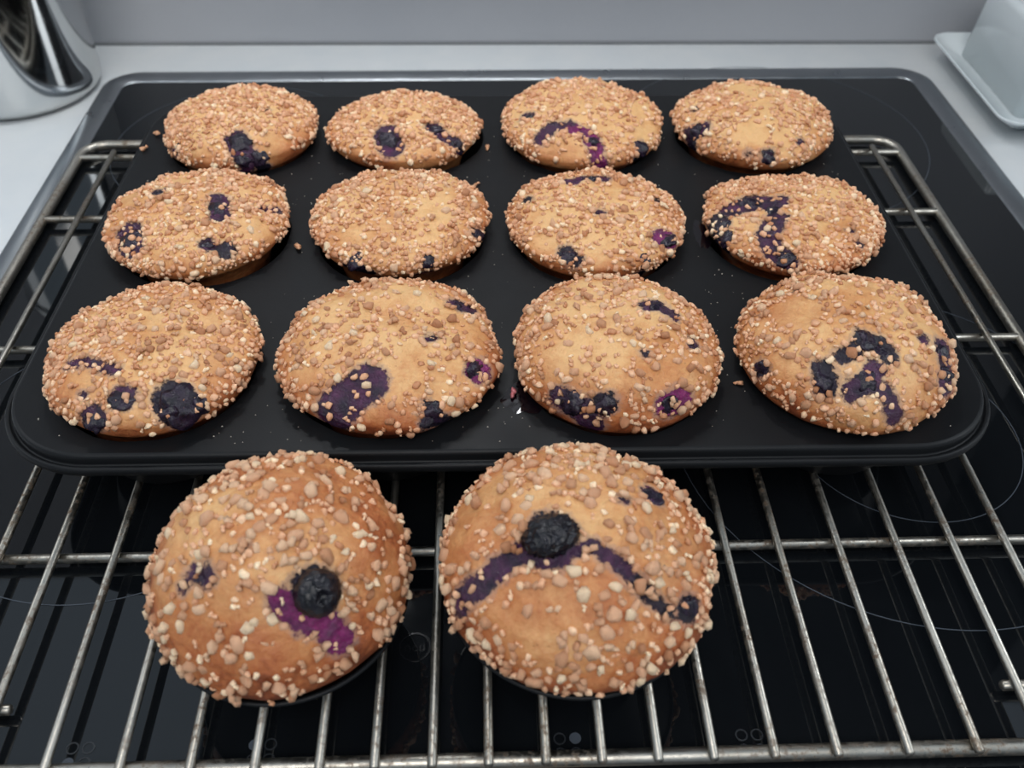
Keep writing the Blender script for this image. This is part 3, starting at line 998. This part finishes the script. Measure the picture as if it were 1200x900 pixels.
# ------------------------------------------------------------------ things on the counter
can = thing('canister', 'polished stainless steel canister standing on the counter at the left', 'canister', (-0.2995, 0.3115, -0.0030))
prof = [(0.0004, 0.0), (0.040, 0.0), (0.0440, 0.0006), (0.0468, 0.0022), (0.0484, 0.0050), (0.0489, 0.0085), (0.0490, 0.013), (0.0490, 0.150), (0.0486, 0.153), (0.0470, 0.154), (0.0464, 0.152), (0.0464, 0.02), (0.0004, 0.02)]
v, f = lathe(prof, 96)
new_obj('body', mesh_from('body', v, f), M_POLISHED, can)
v, f = lathe([(0.0004, 0.1546), (0.030, 0.1546), (0.044, 0.1546), (0.0488, 0.1546), (0.0494, 0.1556), (0.0492, 0.162), (0.046, 0.1665), (0.030, 0.170), (0.008, 0.1715), (0.007, 0.176), (0.011, 0.182), (0.009, 0.187), (0.0004, 0.188)], 96)
new_obj('lid', mesh_from('lid', v, f), M_POLISHED, can)

dish = thing('butter_dish', 'white ceramic butter dish with boxy cover on a rimmed tray, right of the cooktop', 'butter dish', (0, 0, -0.003), 0.0)
DX0, DX1, DY0, DY1 = 0.2962, 0.478, 0.2318, 0.3568
sec = [(0.0, 0.0145), (0.0004, 0.0156), (-0.0004, 0.0160), (-0.0016, 0.0152), (-0.0060, 0.0118), (-0.0150, 0.0082), (-0.0180, 0.0074), (-0.030, 0.0072)]
lo = [(-0.030, 0.0), (-0.0215, 0.0), (-0.0205, 0.0012), (-0.0190, 0.0042), (-0.0120, 0.0068), (-0.0040, 0.0118), (0.0, 0.0145)]
v, f = sweep_rrect(DX0, DX1, DY0, DY1, 0.0125, lo + sec[1:], 8)
m = 4 * 9
n_up = len(lo) + len(sec) - 2
f.append(tuple(range(m))[::-1])
f.append(tuple(range(n_up * m, n_up * m + m)))
# keep inner corners from folding over
fixed = []
for (x, y, z) in v:
    fixed.append((x, y, z))
new_obj('tray', mesh_from('tray', fixed, f), M_CERAMIC, dish)
bm = bmesh.new()
lv = []
CX0, CX1, CY0, CY1 = 0.3150, 0.460, 0.2535, 0.3440
for ins, z in ((0.0, 0.0076), (0.0030, 0.0560)):
    lv.append([bm.verts.new(p) for p in ((CX0 + ins, CY0 + ins, z), (CX1 - ins, CY0 + ins, z), (CX1 - ins, CY1 - ins, z), (CX0 + ins, CY1 - ins, z))])
bm.faces.new(lv[0][::-1])
bm.faces.new(lv[1])
for i in range(4):
    j = (i + 1) % 4
    bm.faces.new((lv[0][i], lv[0][j], lv[1][j], lv[1][i]))
bmesh.ops.bevel(bm, geom=[e for e in bm.edges if e.verts[0].co.z > 0.02 or e.verts[1].co.z > 0.02], offset=0.0045, segments=5, profile=0.5, affect='EDGES')
new_obj('cover', bm_to_mesh('cover', bm, True), M_CERAMIC, dish)

# ------------------------------------------------------------------ loose bits on the tray
crumb_spots = [(0.0857, -0.0113, 0.0030, 'loose nut crumb on the tray between the two right-hand front row muffins'),
               (-0.0044, 0.1559, 0.0034, 'loose nut crumb on the tray to the right of the back row\'s second muffin'),
               (-0.1689, 0.1703, 0.0042, 'long loose nut crumb at the tray\'s rear left corner, the one nearer the muffin'),
               (-0.1712, 0.1564, 0.0038, 'pinkish loose nut crumb near the tray\'s left edge, below a longer crumb'),
               (-0.0855, 0.0739, 0.0040, 'loose nut crumb on the tray between the two left-hand middle row muffins'),
               (-0.0097, 0.1235, 0.0030, 'loose nut crumb just behind the right side of the middle row\'s second muffin'),
               (0.0040, -0.0160, 0.0038, 'juice-stained pink nut crumb lying in the dark juice spill'),
               (0.0096, -0.0130, 0.0026, 'small pale nut crumb in the dark juice spill, close to the muffin')]
M_PINKNUT = mat('juice_stained_nut', lin((186, 108, 112)), 0.4)
for i, (x, y, sz, lab) in enumerate(crumb_spots):
    vs_, fs = SHAPES[(i * 5 + 3) % len(SHAPES)]
    ang = i * 1.3
    pts = [Matrix.Rotation(ang, 3, 'Z') @ Vector((p.x * sz * 1.15, p.y * sz, p.z * sz)) for p in vs_]
    zlow = min(p.z for p in pts)
    pts = [Vector((p.x, p.y, p.z - zlow)) for p in pts]
    me = mesh_from('nut_crumb', pts, fs)
    at = me.attributes.new('tone', 'FLOAT', 'POINT')
    at.data.foreach_set('value', [0.42] * len(pts))
    o = new_obj('nut_crumb', me, M_PINKNUT if i == 6 else M_NUT)
    o.location = (x, y, TZ + (0.0006 if i >= 6 else 0.00005))
    tag(o, lab, 'crumb', 'loose nut crumbs on the tray')


def spill(name, cx, cy, rx, ry, seed, lab):
    o_ = Vector((seed * 3.3, 1.7, 0.4))
    ns, nr = 56, 7
    vs_ = [(0, 0, 0.0007)]
    for k in range(1, nr + 1):
        t = k / nr
        for i in range(ns):
            a = 2 * math.pi * i / ns
            g = 1 + 0.28 * noise.noise(Vector((math.cos(a) * 1.4, math.sin(a) * 1.4, 0)) + o_) + 0.2 * noise.noise(Vector((math.cos(a) * 4, math.sin(a) * 4, 0)) + o_)
            x, y = rx * g * t * math.cos(a), ry * g * t * math.sin(a)
            z = 0.0006 * (1 - t * t)
            vs_.append((x, y, max(z, 0.00005)))
    fs = [(0, 1 + i, 1 + (i + 1) % ns) for i in range(ns)]
    for k in range(nr - 1):
        for i in range(ns):
            j = (i + 1) % ns
            fs.append((1 + k * ns + i, 1 + (k + 1) * ns + i, 1 + (k + 1) * ns + j, 1 + k * ns + j))
    o = new_obj(name, mesh_from(name, vs_, fs), M_JUICE)
    o.location = (cx, cy, TZ + 0.00002)
    return tag(o, lab, 'spill', 'dark berry juice spills on the tray')


spill('juice_spill', 0.0105, -0.0165, 0.0095, 0.0085, 1, 'dark berry juice spill beside the front row\'s third muffin')
spill('juice_spill', 0.0890, 0.0830, 0.0040, 0.010, 4, 'dark berry juice spill at the left of the middle row\'s last muffin')

rng = random.Random(5)
sv, sf = [], []
n = 0
while n < 150:
    x, y = rng.uniform(PX0 + 0.01, PX1 - 0.01), rng.uniform(PY0 + 0.003, PY1 - 0.03)
    if any((x - cx) ** 2 + (y - cy) ** 2 < 0.0408 ** 2 for cx, cy in centers):
        continue
    if y > 0.02 and rng.random() < 0.5:
        continue
    r = rng.uniform(0.00012, 0.00036)
    b = len(sv)
    sv += [(x - r, y - r * 0.6, TZ), (x + r, y - r * 0.4, TZ), (x + r * 0.2, y + r, TZ), (x, y, TZ + r * 1.2)]
    sf += [(b, b + 1, b + 3), (b + 1, b + 2, b + 3), (b + 2, b, b + 3)]
    n += 1
o = new_obj('crumb_specks', mesh_from('crumb_specks', sv, sf, False), M_SPECK)
o['kind'] = 'stuff'
tag(o, 'tiny pale crumb specks scattered over the black tray', 'crumbs')
